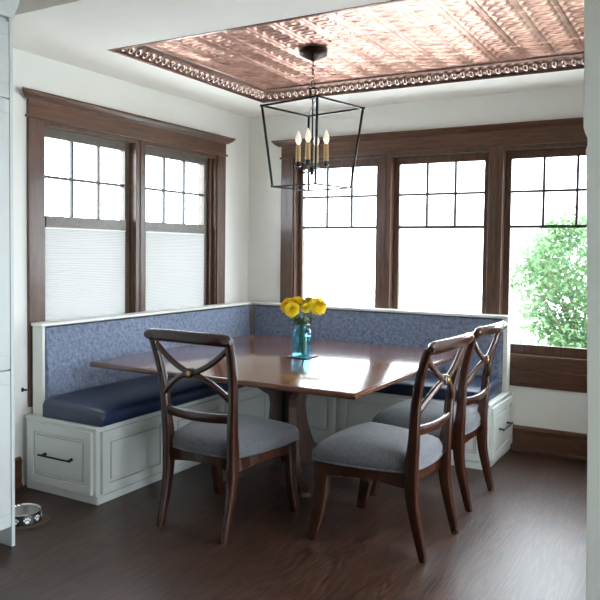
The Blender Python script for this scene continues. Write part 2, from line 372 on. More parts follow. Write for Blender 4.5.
# ------------------------------------------------------------------ windows
def window(name, loc, rz, a0, a1, mulls, zglass0, meeting, grid_z, shades=False, outer=.115, ZB=ZB, stop0=.018):
    """local frame: x along the wall, +y into the room, wall face at y=0; opening a0..a1"""
    r = sroot(name, loc, rz)
    c = MB()
    c.box(a0-outer, a0, 0, .022, ZB-.02, ZT); c.box(a1, a1+outer, 0, .022, ZB-.02, ZT)
    for q in mulls: c.box(q-.052, q+.052, -.02, .016, ZB, ZT); c.box(q-.012, q+.012, .016, .022, ZB, ZT)
    # stepped edge stops
    for s_, q, sw in ((1, a0, stop0), (-1, a1, .018)):
        c.box(min(q, q+s_*sw), max(q, q+s_*sw), -.14, -.02, ZB, ZT); c.box(min(q, q+s_*.016), max(q, q+s_*.016), -.02, .010, ZB, ZT)
    c.build('side_casing', OAKV, r, .003)
    h = MB(); h.box(a0-outer-.012, a1+outer+.012, 0, .034, ZT, ZT+.016)
    h.box(a0-outer, a1+outer, 0, .024, ZT+.016, ZT+.12)
    h.build('head_casing', OAKL, r, .003)
    k = MB(); zz = ZT+.107
    prof = [(0, zz), (.026, zz), (.03, zz+.008), (.045, zz+.018), (.056, zz+.034), (.058, zz+.038), (.062, zz+.04), (.062, zz+.05), (0, zz+.05)]
    R = [[(xx+sg*d*1.3, d, z) for d, z in prof] for xx, sg in ((a0-outer, -1), (a1+outer, 1))]
    k.rings(R); k.build('head_cap', OAKL, r)
    b = MB(); b.box(a0-outer, a1+outer, 0, .022, max(.002, ZB-.124), ZB-.014); b.box(a0-outer, a1+outer, -.0, .034, ZB-.014, ZB+.002)
    b.box(a0, a1, -.07, .012, ZB+.002, ZB+.105)
    b.build('sill_apron', OAKL, r, .003)
    j = MB()
    j.box(a0-.0, a0+.012, -.139, -.04, ZB, ZT); j.box(a1-.012, a1, -.139, -.04, ZB, ZT); j.box(a0, a1, -.139, .01, ZT-.03, ZT)
    j.box(a0, a1, -.139, -.07, ZB, ZB+.06)
    for q in mulls: j.box(q-.055, q+.055, -.139, -.02, ZB, ZT)
    j.build('jamb', OAK, r, .002)
    edges = [a0]+[e for q in mulls for e in (q-.052, q+.052)]+[a1]
    for i in range(0, len(edges), 2):
        e0, e1 = edges[i]+(stop0-.004 if i == 0 else 0), edges[i+1]-(.012 if i+2 >= len(edges) else 0)
        st = .048; g0, g1 = e0+st, e1-st; gt = 2.135
        s = MB(); y0, y1 = -.085, -.045
        s.box(e0, g0, y0, y1, ZB+.06, ZT-.03); s.box(g1, e1, y0, y1, ZB+.06, ZT-.03)
        s.box(g0, g1, y0, y1, gt, ZT-.03); s.box(g0, g1, y0, y1, ZB+.06, zglass0)
        if meeting: s.box(g0, g1, y0, y1+.012, meeting[0], meeting[1])
        so = s.build('sash', SASH if shades else OAKV, r, .002)
        n = MB(); zb = meeting[1] if meeting else grid_z[0]
        for q in (1/3, 2/3): x = lerp(g0, g1, q); n.box(x-.009, x+.009, -.078, -.056, zb, gt)
        n.box(g0, g1, -.078, -.0555, grid_z[1]-.009, grid_z[1]+.009)
        if not meeting: n.box(g0, g1, -.078, -.0555, grid_z[0]-.011, grid_z[0]+.011)
        n.build('muntin', MUNT, so, .001)
        MB().box(g0-.003, g1+.003, -.069, -.065, zglass0-.003, gt+.003).build('pane', PANE, so, smooth=0)
        if shades:
            # pleated cellular shade inside the lower sash
            p = MB(); zt_, zb_ = meeting[0]-.002, zglass0+.02; n_ = int((zt_-zb_)/.011); prof = []
            for q in range(n_*2+1): prof.append((lerp(zt_, zb_, q/(n_*2)), -.044 if q % 2 else -.0468))
            back = [(z, y-.008) for z, y in reversed(prof)]
            poly = prof+back
            x0, x1 = g0-.004, g1+.004
            nb = len(prof); bb = len(p.v)
            p.v += [(x0, y, z) for z, y in prof]+[(x1, y, z) for z, y in prof]
            p.f += [(bb+i_, bb+i_+1, bb+nb+i_+1, bb+nb+i_) for i_ in range(nb-1)]
            wm = r.matrix_basis.copy()
            root = thing('cellular_shade', shades[i//2], 'window shade', loc, rz, 'pleated shades over the lower left-wall windows')
            p.build('pleated_fabric', SHADE, root, smooth=0)
            MB().box(x0, x1, -.055, -.04, zb_-.016, zb_).build('bottom_rail', WHITE, root, .002)
            MB().box(x0, x1, -.054, -.041, zt_-.008, zt_+.001).build('head_rail', WHITE, root, .002)
    return r
SHADE = translucent('shade_fabric', srgb(228, 226, 222), (.088, .088, .088, 1), .45)
# left wall: local x = world -y ... rotate so +y_local = +X world
window('window_1', (0, -1.38, 0), -PI/2, -.89, .89, [.022], .79, (1.573, 1.645), (1.645, 1.89),
       stop0=.05, shades=['pleated white cellular shade in the left-wall window nearest the room corner', 'pleated white cellular shade in the left-wall window nearest the tall cabinet'])
# back wall: +y_local = -Y world -> rotate 180, local x = -world x
window('window_2', (1.755, 0, 0), PI, -1.285, 1.285, [-.436, .442], .775, None, (1.64, 1.897), outer=.12)
window('window_3', (3.4, -1.96, 0), PI/2, -.72, .72, [0.0], .26, None, (1.64, 1.897), ZB=.09)
m = MB()
for a, b_, z0, z1 in ((-4.8, -4.72, .1, 2.15), (-3.98, -3.9, .1, 2.15), (-4.72, -3.98, .1, .2), (-4.72, -3.98, 2.07, 2.15)):
    m.box(5.3, 5.42, a, b_, z0, z1)
r4 = struct(m.build('window_4', WHITE, bevel=.002)); MB().box(5.36, 5.364, -4.72, -3.98, .2, 2.07).build('pane', PANE, r4, smooth=0)

# ------------------------------------------------------------------ baseboards and opening trim
def baseboard(name, p, q, nrm):
    d = Vector(nrm); m = MB()
    prof = [(0, 0), (.024, 0), (.024, .018), (.016, .03), (.016, .148), (.02, .154), (.02, .166), (.010, .182), (0, .186)]
    m.rings([[(a[0]+d.x*t, a[1]+d.y*t, z) for t, z in prof] for a in (p, q)])
    struct(m.build(name, OAKL, smooth=30))
baseboard('baseboard_back', (2.345, 0), (3.4, 0), (0, -1))
baseboard('baseboard_left', (0, -2.44), (0, -3.02), (1, 0))
baseboard('baseboard_right', (3.4, -.024), (3.4, -2.87), (-1, 0))
baseboard('baseboard_return', (3.45, -2.99), (5.3, -2.99), (0, -1))
m = MB()
# opening casing with the small ogee step in its edge
edge = [(3.293, 0), (3.282, .388), (3.273, .851), (3.260, 1.309), (3.246, 1.737), (3.244, 1.761), (3.249, 1.776), (3.248, 1.797), (3.241, 1.812), (3.236, 1.83), (3.233, 2.03), (3.228, 2.21), (3.212, HK-.002)]
poly = edge+[(3.32, HK-.002), (3.32, 0)]
m.prism(poly, lambda p: (p[0], -3.015, p[1]), lambda p: (p[0], -2.86, p[1]))
m.box(3.327, 3.42, -3.012, -2.99, 0, HK-.002)
struct(m.build('trim_1', WHITE, bevel=.002))

# ------------------------------------------------------------------ banquette
def panel_front(mb_face, gl, x0, x1, z0, z1, y, t=.02, fr=.05, door=None):
    """raised frame panel facing local -y at plane y"""
    mb_face.box(x0, x1, y-t, y, z0, z0+fr); mb_face.box(x0, x1, y-t, y, z1-fr, z1)
    mb_face.box(x0, x0+fr, y-t, y, z0+fr, z1-fr); mb_face.box(x1-fr, x1, y-t, y, z0+fr, z1-fr)
    mb_face.box(x0+fr, x1-fr, y-t+.009, y, z0+fr, z1-fr)
    i = fr+.022
    mb_face.box(x0+i, x1-i, y-t+.002, y, z0+i, z1-i)
    # glaze in the recess of the frame
    g = .0022
    for k in (fr+.001, i-g-.001):
        a0, a1, b0, b1 = x0+k, x1-k, z0+k, z1-k
        gl.box(a0, a1, y-t+.0083, y, b0, b0+g); gl.box(a0, a1, y-t+.0083, y, b1-g, b1)
        gl.box(a0, a0+g, y-t+.0083, y, b0, b1); gl.box(a1-g, a1, y-t+.0083, y, b0, b1)
def bar_handle(parent, xc, z, y, L=.25):
    h = MB(); h.sweep([(xc-L/2-.012, y-.034, z), (xc-L/2+.01, y-.036, z), (xc+L/2-.01, y-.036, z), (xc+L/2+.012, y-.034, z)], [(.006, .006), (.0055, .0055), (.0055, .0055), (.006, .006)], (0, 0, 1), 8)
    for s in (-1, 1):
        x = xc+s*(L/2-.012); h.lathe([(.010, 0), (.010, .003), (.006, .006), (.0055, .034)], (0, 0, 0), 10)
        n0 = len(h.v)-40
        for i in range(n0, len(h.v)): vx, vy, vz = h.v[i]; h.v[i] = (x+vx, y-vz, z+vy)
    h.build('handle', BLACK, parent)
def base_unit(label, loc, rz, L, D, group, fronts, end_drawer_side, mirror):
    """local: front long face at y=0 facing -y, runs x 0..L, depth +y D"""
    r = thing('banquette_base', label, 'bench base', loc, rz, group)
    b = MB(); b.box(0, L, 0, D, 0, .425); b.build('body', BENCH, r, .003)
    t = MB(); t.box(-.012, L+.012, -.012, D, .425, .44); t.build('seat_ledge', BENCH, r, .004)
    t = MB(); t.box(0, L, -.011, -.001, 0, .045); t.build('plinth', BENCH, r, .002)
    for x0, x1 in fronts:
        f = MB(); g = MB(); panel_front(f, g, x0, x1, .055, .41, -.001)
        fo = f.build('front_panel', BENCH, r, .0015); g.build('glaze_line', GLAZE, fo, smooth=0)
    # end drawer, built facing -y then turned onto the end
    f = MB(); g = MB(); panel_front(f, g, .038, D-.020, .055, .41, -.001, .022, .048)
    fo = f.build('drawer', BENCH, r, .0015)
    if end_drawer_side < 0: fo.location = (0, D, 0); fo.rotation_euler = (0, 0, -PI/2)     # end at x=0 facing -x
    else: fo.location = (L, 0, 0); fo.rotation_euler = (0, 0, PI/2)                       # end at x=L facing +x
    g.build('glaze_line', GLAZE, fo, smooth=0)
    bar_handle(fo, D*.5+.01, .238, -.021, .24)
    return r
# left run: long face at x=.62 facing +X ; local x -> world +y
base_unit('white bench base along the left wall, its end drawer facing the kitchen', (.62, -2.43, 0), PI/2, 2.425, .575,
          'banquette bases', [(.03, .575), (.625, 1.175), (1.225, 1.79)], -1, False)
# back run: long face at y=-.61 facing -Y ; local x -> world +x
base_unit('white bench base along the back wall, its end drawer facing the right wall', (.645, -.61, 0), 0, 1.692, .605,
          'banquette bases', [(.03, .56), (.60, 1.14), (1.17, 1.665)], 1, False)

def cushion(name_loc, x0, x1, y0, y1, front, label):
    """boxy leather cushion with soft front edges"""
    z0, zf, zb = .4405, .525, .558
    nx, ny = 10, 26
    r = .03; m = MB()
    if front == 'x':
        prof = [(x0, z0), (x1-.006, z0), (x1, z0+.012), (x1, zf-.028), (x1-.008, zf-.010), (x1-.028, zf), (lerp(x0, x1, .55), lerp(zf, zb, .5)+.006), (x0+.03, zb), (x0, zb-.012)]
        ys = [y0, y0+.006, y0+.02, y0+.05]+[lerp(y0+.05, y1-.03, k/8) for k in range(1, 8)]+[y1-.03, y1-.008, y1]
        R = []
        for i, y in enumerate(ys):
            d = min(y-y0, y1-y); k = 1-(max(0, .03-d)/.03)**2*.35
            R.append([(p, y, z0+(z-z0)*k) for p, z in prof])
    else:
        prof = [(y1, z0), (y0+.006, z0), (y0, z0+.012), (y0, zf-.028), (y0+.008, zf-.010), (y0+.028, zf), (lerp(y1, y0, .55), lerp(zf, zb, .5)+.006), (y1-.03, zb), (y1, zb-.012)]
        xs = [x0, x0+.008, x0+.03]+[lerp(x0+.03, x1-.05, k/8) for k in range(1, 8)]+[x1-.05, x1-.02, x1-.006, x1]
        R = []
        for i, x in enumerate(xs):
            d = min(x-x0, x1-x); k = 1-(max(0, .03-d)/.03)**2*.35
            R.append([(x, p, z0+(z-z0)*k) for p, z in prof])
    m.rings(R)
    o = m.build('seat_cushion', LEATHER, None, .006, smooth=60, seg=3)
    tag(o, label, 'seat cushion', 'leather bench cushions')
    return o
cushion(0, .162, .648, -2.412, -.17, 'x', 'long navy leather seat cushion on the bench along the left wall')
cushion(0, .656, 2.31, -.648, -.17, 'y', 'dark leather seat cushion on the bench under the back windows')
def backrest(label, run):
    prof = [(.03, .4405), (.155, .4405), (.158, .50), (.140, .72), (.124, .955), (.116, .966), (.03, .966)]
    m = MB()
    if run == 'x':   # along left wall
        m.rings([[(d, y, z) for d, z in prof] for y in (-2.352, -2.0, -1.4, -.8, -.16)])
        L0 = [(.126, -2.350, .966), (.126, -.13, .966)]
    else:
        m.rings([[(x, -d, z) for d, z in prof] for x in (.162, .8, 1.4, 2.0, 2.296)])
        L0 = [(.13, -.126, .966), (2.296, -.126, .966)]
    r = m.build('bench_backrest', BACKF, None, .006, smooth=50); tag(r, label, 'bench backrest', 'upholstered bench backrests')
    MB().tube(L0, .0035, 8).build('piping', PIPING, r)
backrest('blue-grey textured upholstered backrest along the left wall under the shaded windows', 'x')
backrest('blue-grey textured upholstered backrest along the back wall behind the flower vase', 'y')
r = thing('ledge', 'white painted ledge capping the backrest around the corner bench', 'ledge', (0, 0, .972))
m = MB(); pts = [(.036, -2.387), (.131, -2.387), (.131, -.131), (2.335, -.131), (2.335, -.036), (.036, -.036)]
m.prism(pts, lambda p: (p[0], p[1], 0), lambda p: (p[0], p[1], .020)); m.build('ledge_top', WHITE, r, .004)
MB().box(.034, .121, -2.374, -2.354, -.531, -.0005).build('end_post', WHITE, r, .002)
MB().box(2.30, 2.332, -.124, -.036, -.531, -.0005).build('end_post', WHITE, r, .002)

# ------------------------------------------------------------------ table
r = thing('dining_table', 'large square dining table with reddish wood top and curved dark pedestal', 'table', (1.3, -1.47, 0))
ox, oy = 1.3, -1.47
m = MB(); x0, x1, y0, y1 = .325-ox, 2.108-ox, -2.197-oy, -.445-oy
prof = [(.018, .722), (.004, .726), (0, .732), (0, .748), (.004, .754), (.010, .756)]
R = [[(x0+d, y0+d, z), (x1-d, y0+d, z), (x1-d, y1-d, z), (x0+d, y1-d, z)] for d, z in prof]
m.rings(R); m.build('tabletop', TABLE, r, smooth=50)
m = MB(); m.box(-.40, .40, -.40, -.36, .66, .7215); m.box(-.40, .40, .36, .40, .66, .7215); m.box(-.40, -.36, -.36, .36, .66, .7215); m.box(.36, .40, -.36, .36, .66, .7215)
m.build('apron', TBASE, r, .003)
m = MB(); m.box(-.03, .03, -.03, .03, .12, .7215); m.build('center_post', TBASE, r, .003)
for k in range(4):
    a = PI/4+k*PI/2; d = Vector((math.cos(a), math.sin(a), 0)); s = Vector((-math.sin(a), math.cos(a), 0))
    out = [(.05, .70), (.05, .13)]
    outer = arc([(.385, .71, 0), (.36, .695, 0), (.30, .657, 0), (.23, .612, 0), (.16, .567, 0), (.125, .543, 0), (.113, .50, 0), (.113, .46, 0), (.130, .35, 0), (.19, .20, 0), (.29, .11, 0), (.39, .075, 0), (.43, .055, 0)], 5)
    inner = arc([(.43, .03, 0), (.38, .028, 0), (.27, .045, 0), (.16, .09, 0), (.05, .12, 0)], 4)
    poly = [(p.x, p.y) for p in outer]+[(p.x, p.y) for p in inner]+[(.05, .7215), (.39, .7215)]
    mm = MB(); mm.prism(poly, lambda p: tuple(d*p[0]-s*.026+Vector((0, 0, p[1]))), lambda p: tuple(d*p[0]+s*.026+Vector((0, 0, p[1]))))
    lg = mm.build('pedestal_leg', TBASE, r, .005, smooth=40)
    c = MB(); cc = d*.405
    for s_ in (-1, 1):
        p0 = cc+s*(.0085*s_)+Vector((0, 0, .016)); R = []
        for t_, rr in ((-.005, .012), (-.004, .0155), (.004, .0155), (.005, .012)):
            R.append([tuple(p0+s*t_+d*rr*math.cos(th)+Vector((0, 0, rr*math.sin(th)))) for th in [2*PI*j/14 for j in range(14)]])
        c.rings(R)
    c.build('caster', BRONZE, lg)

# ------------------------------------------------------------------ chairs
def make_chair(label):
    r = thing('dining_chair', label, 'chair', (0, 0, 0), 0, 'cross-back dining chairs around the table')
    # rear legs that run up into the back posts
    prof = [(.208, -.300, 0), (.208, -.270, .12), (.209, -.240, .26), (.210, -.232, .37), (.210, -.233, .46), (.214, -.243, .56), (.224, -.254, .73), (.236, -.282, .88), (.248, -.322, 1.005)]
    w = [(.016, .018), (.019, .023), (.022, .028), (.024, .033), (.024, .032), (.023, .026), (.021, .022), (.020, .021), (.019, .019)]
    for s in (-1, 1):
        pts = arc([(s*a, b, c) for a, b, c in prof], 4)
        ss = []
        for i in range(len(w)-1):
            for k in range(4): ss.append((lerp(w[i][0], w[i+1][0], k/4), lerp(w[i][1], w[i+1][1], k/4)))
        ss.append(w[-1])
        MB().sweep(pts, ss, (1, 0, 0), 16, 4).build('rear_leg', CHAIR, r, smooth=40)
    fp = [(.252, .225, .400), (.253, .228, .34), (.256, .236, .22), (.262, .256, .10), (.268, .280, 0)]
    fwid = [(.029, .042), (.028, .041), (.025, .037), (.021, .031), (.018, .026)]
    for s in (-1, 1):
        pts = arc([(s*a, b, c) for a, b, c in fp], 5); ss = []
        for i in range(len(fwid)-1):
            for k in range(5): ss.append((lerp(fwid[i][0], fwid[i+1][0], k/5), lerp(fwid[i][1], fwid[i+1][1], k/5)))
        ss.append(fwid[-1])
        MB().sweep(pts, ss, (1, 0, 0), 16, 4).build('front_leg', CHAIR, r, smooth=40)
    # seat outline
    def outline(inset, n=14):
        P = []
        bx, by, fx, fy = .212-inset, -.218+inset, .282-inset, .268-inset
        for k in range(n+1): t = k/n; x = lerp(-bx, bx, t); P.append((x, by-.028*(1-(x/bx)**2)))
        for k in range(1, n): t = k/n; P.append((lerp(bx, fx, t)+.022*math.sin(PI*t), lerp(by, fy, t)))
        for k in range(n+1): t = k/n; x = lerp(fx, -fx, t); P.append((x, fy+.030*(1-(x/fx)**2)))
        for k in range(1, n): t = k/n; P.append((-lerp(fx, bx, t)-.022*math.sin(PI*t), lerp(fy, by, t)))
        return P
    o0 = outline(.004); o1 = outline(.026); n = len(o0)
    def zb(i, n=14):      # arched lower edge of the rails
        seg = i/n
        s0 = seg-int(seg)
        if i > 4*n-1: s0 = 0
        base = .330 if int(seg) in (0, 2) else .325
        return base+.028*math.sin(PI*s0)
    m = MB(); b = 0
    m.v += [(p[0], p[1], .402) for p in o0]+[(p[0], p[1], zb(i)) for i, p in enumerate(o0)]+[(p[0], p[1], zb(i)) for i, p in enumerate(o1)]+[(p[0], p[1], .402) for p in o1]
    for lay in range(4):
        for i in range(n):
            j = (i+1) % n; a, c = lay*n, ((lay+1) % 4)*n; m.f.append((a+i, a+j, c+j, c+i))
    m.build('seat_rail', CHAIR, r, .002, smooth=40)
    # upholstered seat
    m = MB(); R = []
    for ins, z in ((.010, .4025), (.0, .410), (-.004, .425), (-.004, .448), (.002, .466), (.014, .482), (.035, .496), (.08, .512), (.14, .523), (.205, .527)):
        R.append([(p[0], p[1], z) for p in outline(ins)])
    m.rings(R); st = m.build('seat', SEATF, r, smooth=60)
    m = MB(); m.tube([(p[0], p[1], .408) for p in outline(-.003)], .004, 6, closed=True); m.build('welt', SEATF, st)
    # front lower rail with rounded brackets
    # back: top rail, cross, medallion, lower slat
    N = 24; pts = []; ss = []
    for k in range(N+1):
        t = -1+2*k/N; x = t*.276
        pts.append((x, -.330-.026*(1-t*t)+(-.012 if abs(t) > .9 else 0)*(abs(t)-.9)*10, 1.008+.004*(1-t*t)))
        e = 1 if abs(t) < .84 else (1-((abs(t)-.84)/.16)**2*.55)
        ss.append((.033*e, .0145 if abs(t) < .84 else .0145+.004*(1-abs((abs(t)-.92)/.08))))
    tilt = Vector((0, -.28, 1)).normalized()
    MB().sweep(pts, ss, tilt, 16, 2.6).build('top_rail', CHAIR, r, smooth=45)
    def byz(x, z):      # surface of the back between posts
        base = lerp(-.240, -.316, max(0, (z-.58)/(1.005-.58))**1.25); return base-.028*(1-(x/.235)**2)
    for s in (-1, 1):
        for q, z1, bow in ((1, .972, .022), (-1, .695, -.022)):
            P = []
            for k in range(13):
                t = k/12; x = s*lerp(.012, .240 if q > 0 else .222, t); z = lerp(.828, z1, t)-bow*math.sin(PI*t)*.85
                P.append((x, byz(x, z), z))
            MB().sweep(P, (.0150, .011), (0, 0, 1), 12, 3).build('back_splat', CHAIR, r, smooth=45)
    P = [(x, byz(x, .61), .612+.010*(1-(x/.23)**2)*-1) for x in [lerp(-.213, .213, k/14) for k in range(15)]]
    MB().sweep(P, (.025, .011), (0, -.15, 1), 14, 3).build('lower_slat', CHAIR, r, smooth=45)
    cy = byz(0, .828)
    def disk(name, mat, rr, y0, y1, par):
        m = MB(); prof = [(rr*.8, y0), (rr, y0+.004 if y1 > y0 else y0-.004), (rr, y1-.004 if y1 > y0 else y1+.004), (rr*.7, y1)]
        m.rings([[(q*math.cos(th), cy+y, .828+q*math.sin(th)) for th in [2*PI*j/20 for j in range(20)]] for q, y in prof]); return m.build(name, mat, par, smooth=40)
    md = disk('medallion', CHAIR, .026, .016, -.018, r)
    disk('rosette', GOLD, .012, -.017, -.024, md)
    return r
chair = make_chair('cross-back wooden chair with grey seat, standing alone at the kitchen side of the table')
chair.location = (1.348, -2.188, 0); chair.rotation_euler = (0, 0, -.03)
c2 = copy_tree(chair); c2.location = (2.172, -1.952, 0); c2.rotation_euler = (0, 0, PI/2-.05)
c2['label'] = 'nearer of the two cross-back chairs at the right side of the table'
c3 = copy_tree(chair); c3.location = (2.158, -1.195, 0); c3.rotation_euler = (0, 0, PI/2-.03)
c3['label'] = 'farther of the two right-hand chairs, beside the end of the bench under the windows'

# ------------------------------------------------------------------ lantern
LX, LY, LZ = 1.412, -1.40, TZ
r = thing('lantern_pendant', 'black open-frame lantern with four candle bulbs hanging over the table', 'pendant lamp', (LX, LY, LZ), 0)
MB().lathe([(.084, -.001), (.087, -.006), (.087, -.030), (.082, -.036), (.062, -.046), (.036, -.060), (.016, -.068), (.008, -.074)], (0, 0, 0), 32).build('canopy', BRONZE, r)
zt, zbm, ht, hb = -.352, -.848, .222, .173
m = MB(); z = -.074; i = 0
while z > -.170:
    a = Vector((1, 0, 0)) if i % 2 else Vector((0, 1, 0)); c = Vector((0, 0, z-.014))
    m.tube([tuple(c+a*(.0075*math.cos(t))+Vector((0, 0, .017*math.sin(t)))) for t in [2*PI*j/14 for j in range(14)]], .0022, 6, closed=True); z -= .0245; i += 1
m.build('chain', BLACK, r)
m = MB(); m.tube([(.012*math.cos(t), 0, -.212+.022*math.sin(t)) for t in [2*PI*j/16 for j in range(16)]], .003, 8, closed=True)
m.box(-.020, .020, -.012, .012, -.246, -.236); m.box(-.020, -.015, -.008, .008, -.300, -.236); m.box(.015, .020, -.008, .008, -.300, -.236); m.box(-.022, .022, -.012, .012, -.304, -.296)
m.build('hanger', BLACK, r, .001)
ph = -PI/2+.5181+.07     # corner towards the kitchen side
cor = [ph+k*PI/2 for k in range(4)]
top = [Vector((ht*math.sqrt(2)*math.cos(a), ht*math.sqrt(2)*math.sin(a), zt)) for a in cor]
bot = [Vector((hb*math.sqrt(2)*math.cos(a), hb*math.sqrt(2)*math.sin(a), zbm)) for a in cor]
f = MB()
for k in range(4):
    f.sweep([top[k], bot[k]], (.0065, .0065), None, 8, 5)
    d = (top[(k+1) % 4]-top[k]).normalized(); f.sweep([top[k]-d*.012, top[(k+1) % 4]+d*.012], (.006, .006), (0, 0, 1), 8, 5)
    d = (bot[(k+1) % 4]-bot[k]).normalized(); f.sweep([bot[k]-d*.010, bot[(k+1) % 4]+d*.010], (.005, .005), (0, 0, 1), 8, 5)
f.build('frame', BLACK, r, smooth=30)
m = MB(); m.sweep([top[0], top[2]], (.005, .005), (0, 0, 1), 8, 5); m.sweep([(0, 0, -.300), (0, 0, zt)], (.0045, .0045), None, 8)
m.build('cross_bar', BLACK, r, smooth=30)
m = MB(); m.tube([(0, 0, zt), (0, 0, -.755)], .0045, 10); m.lathe([(.004, -.775), (.010, -.765), (.014, -.75), (.014, -.735), (.009, -.725), (.005, -.72)], (0, 0, 0), 16)
m.build('stem', BLACK, r)
BULB = None
def bulbmat():
    m, N, L, P = nmat('candle_bulb_glass'); P.inputs['Base Color'].default_value = (1, .93, .82, 1); P.inputs['Roughness'].default_value = .15
    P.inputs['Emission Color'].default_value = (1, .85, .62, 1); P.inputs['Emission Strength'].default_value = .45; return m
BULB = bulbmat()
FIL = bulbmat(); FIL.name = 'filament'; FIL.node_tree.nodes['Principled BSDF'].inputs['Emission Strength'].default_value = 2
for k in range(4):
    a = yaw-.3+k*PI/2; d = Vector((math.cos(a), math.sin(a), 0)); R_ = .090
    m = MB(); m.tube([tuple(q) for q in arc([Vector((0, 0, -0.7470))+d*.012, Vector((0, 0, -0.7570))+d*.045, Vector((0, 0, -0.7470))+d*.08, Vector((0, 0, -0.7170))+d*R_], 5)], .0045, 8)
    c = d*R_
    ar = m.build('arm', BLACK, r)
    MB().lathe([(.006, -0.7040), (.021, -0.6960), (.023, -0.6900), (.013, -0.6880), (.013, -0.6690)], (c.x, c.y, -.018), 16).build('drip_cup', BLACK, ar)
    MB().lathe([(.0155, -0.6865), (.0155, -0.5870), (.012, -0.5840)], (c.x, c.y, 0), 16).build('candle_sleeve', SLEEVE, ar)
    MB().lathe([(.009, -0.5835), (.012, -0.5760), (.0185, -0.5600), (.0195, -0.5490), (.016, -0.5320), (.009, -0.5140), (.004, -0.5000), (.001, -0.4950)], (c.x, c.y, 0), 16).build('bulb', BULB, ar)

# ------------------------------------------------------------------ vase of flowers
VX, VY = 1.300, -1.30
o = MB().box(VX-.078, VX+.078, VY-.078, VY+.078, .7565, .764).build('coaster', plain('dark_slate', srgb(40, 34, 34), .5), bevel=.002)
tag(o, 'dark square coaster on the table under the blue jar', 'coaster')
BLUEG = pane_mat('blue_jar_glass', (.66, .91, .97, 1))
WATER = pane_mat('water', (.95, .99, 1, 1), .02)
r = thing('glass_jar', 'pale blue glass jar holding yellow flowers on the table', 'vase', (VX, VY, .7645))
MB().lathe([(.056, 0), (.062, .004), (.066, .012), (.066, .145), (.062, .160), (.052, .172), (.047, .177), (.047, .196), (.050, .198), (.050, .204), (.044, .204), (.044, .178), (.058, .158), (.061, .145), (.061, .014), (.05, .008)], (0, 0, 0), 32, caps=True).build('jar_body', BLUEG, r, smooth=50)
MB().lathe([(.050, .010), (.060, .014), (.060, .130)], (0, 0, 0), 28).build('water', WATER, r, smooth=40)
PETAL = plain('yellow_petals', srgb(252, 218, 24), .6, noise=.15, nscale=40); PETAL.node_tree.nodes['Principled BSDF'].inputs['Subsurface Weight'].default_value = .1
PETAL2 = plain('deep_yellow_centre', srgb(246, 204, 18), .6, noise=.2, nscale=60)
STEMM = plain('green_stem', srgb(70, 105, 50), .5); LEAFM = plain('dark_green_leaf', srgb(52, 84, 44), .55, noise=.25, nscale=30)
def flower(x, y, z, R_, base, tilt, label):
    R_ *= 1.12
    f = thing('chrysanthemum', label, 'flower', (VX+base[0], VY+base[1], .780), 0, 'yellow chrysanthemums in the blue jar')
    tipv = Vector((x-base[0], y-base[1], z-.780)); ax = Vector(tilt).normalized()
    pts = arc([(0, 0, 0), tuple(Vector((-base[0]*.9, -base[1]*.9, .17))), tuple(tipv-ax*.05), tuple(tipv-ax*R_*.35)], 6)
    MB().tube([tuple(p) for p in pts], .0035, 7).build('stem', STEMM, f)
    a = ax.orthogonal().normalized(); b = ax.cross(a)
    m = MB(); rng = random.Random(int(x*1e4)+int(R_*1e4))
    for lay, (el, ln, n) in enumerate(((-.45, 1.0, 26), (-.1, 1.02, 26), (.2, 1.0, 24), (.5, .95, 22), (.8, .86, 18), (.95, .80, 18), (1.1, .74, 16), (1.25, .68, 14), (1.4, .6, 12))):
        for k in range(n):
            th = 2*PI*(k+.5*lay+rng.uniform(-.25, .25))/n; e = el+rng.uniform(-.12, .12)
            rad = a*math.cos(th)+b*math.sin(th); d = rad*math.cos(e)+ax*math.sin(e); tt = ax.cross(rad).normalized(); nn = d.cross(tt)
            L_ = R_*ln*rng.uniform(.9, 1.06); wd = R_*.13
            i0 = len(m.v); c0 = tipv+Vector((0, 0, 0))
            for q, ww, cu in ((.15, .5, 0), (.5, 1, -.05), (.85, .9, 0.0), (1, .35, .10)):
                p = c0+d*L_*q*.92+nn*cu*L_*-1
                m.v += [tuple(p-tt*wd*ww+nn*wd*.35), tuple(p), tuple(p+tt*wd*ww+nn*wd*.35)]
            for q in range(3):
                j = i0+q*3; m.f += [(j, j+1, j+4, j+3), (j+1, j+2, j+5, j+4)]
    m.build('petals', PETAL, f, smooth=60)
    MB().blob(tipv+ax*R_*.05, (R_*.34, R_*.34, R_*.34), 12, 8).build('flower_centre', PETAL2, f)
    m = MB()
    for q in (.192, .200, .208, .216, .224, .232, .240):
        i = min(range(len(pts)), key=lambda k: abs(pts[k][2]-q)); p = Vector(pts[i]); p.z = q; an = rng.uniform(0, 2*PI); d = (Vector((math.cos(an), math.sin(an), rng.uniform(-.35, .15)))+Vector((x, y, 0))*9).normalized(); s_ = d.cross(Vector((0, 0, 1))).normalized(); L_ = rng.uniform(.055, .085)
        i0 = len(m.v)
        for t, w_ in ((0, .1), (.25, .7), (.5, 1), (.75, .7), (1, .05)):
            c = p+d*L_*t-Vector((0, 0, .25*L_*t*t)); m.v += [tuple(c-s_*.013*w_+Vector((0, 0, .004*w_))), tuple(c), tuple(c+s_*.013*w_+Vector((0, 0, .004*w_)))]
        for t in range(4):
            j = i0+t*3; m.f += [(j, j+1, j+4, j+3), (j+1, j+2, j+5, j+4)]
    m.build('leaves', LEAFM, f, smooth=60)
    return f
cx_, sx_ = math.cos(yaw), math.sin(yaw)
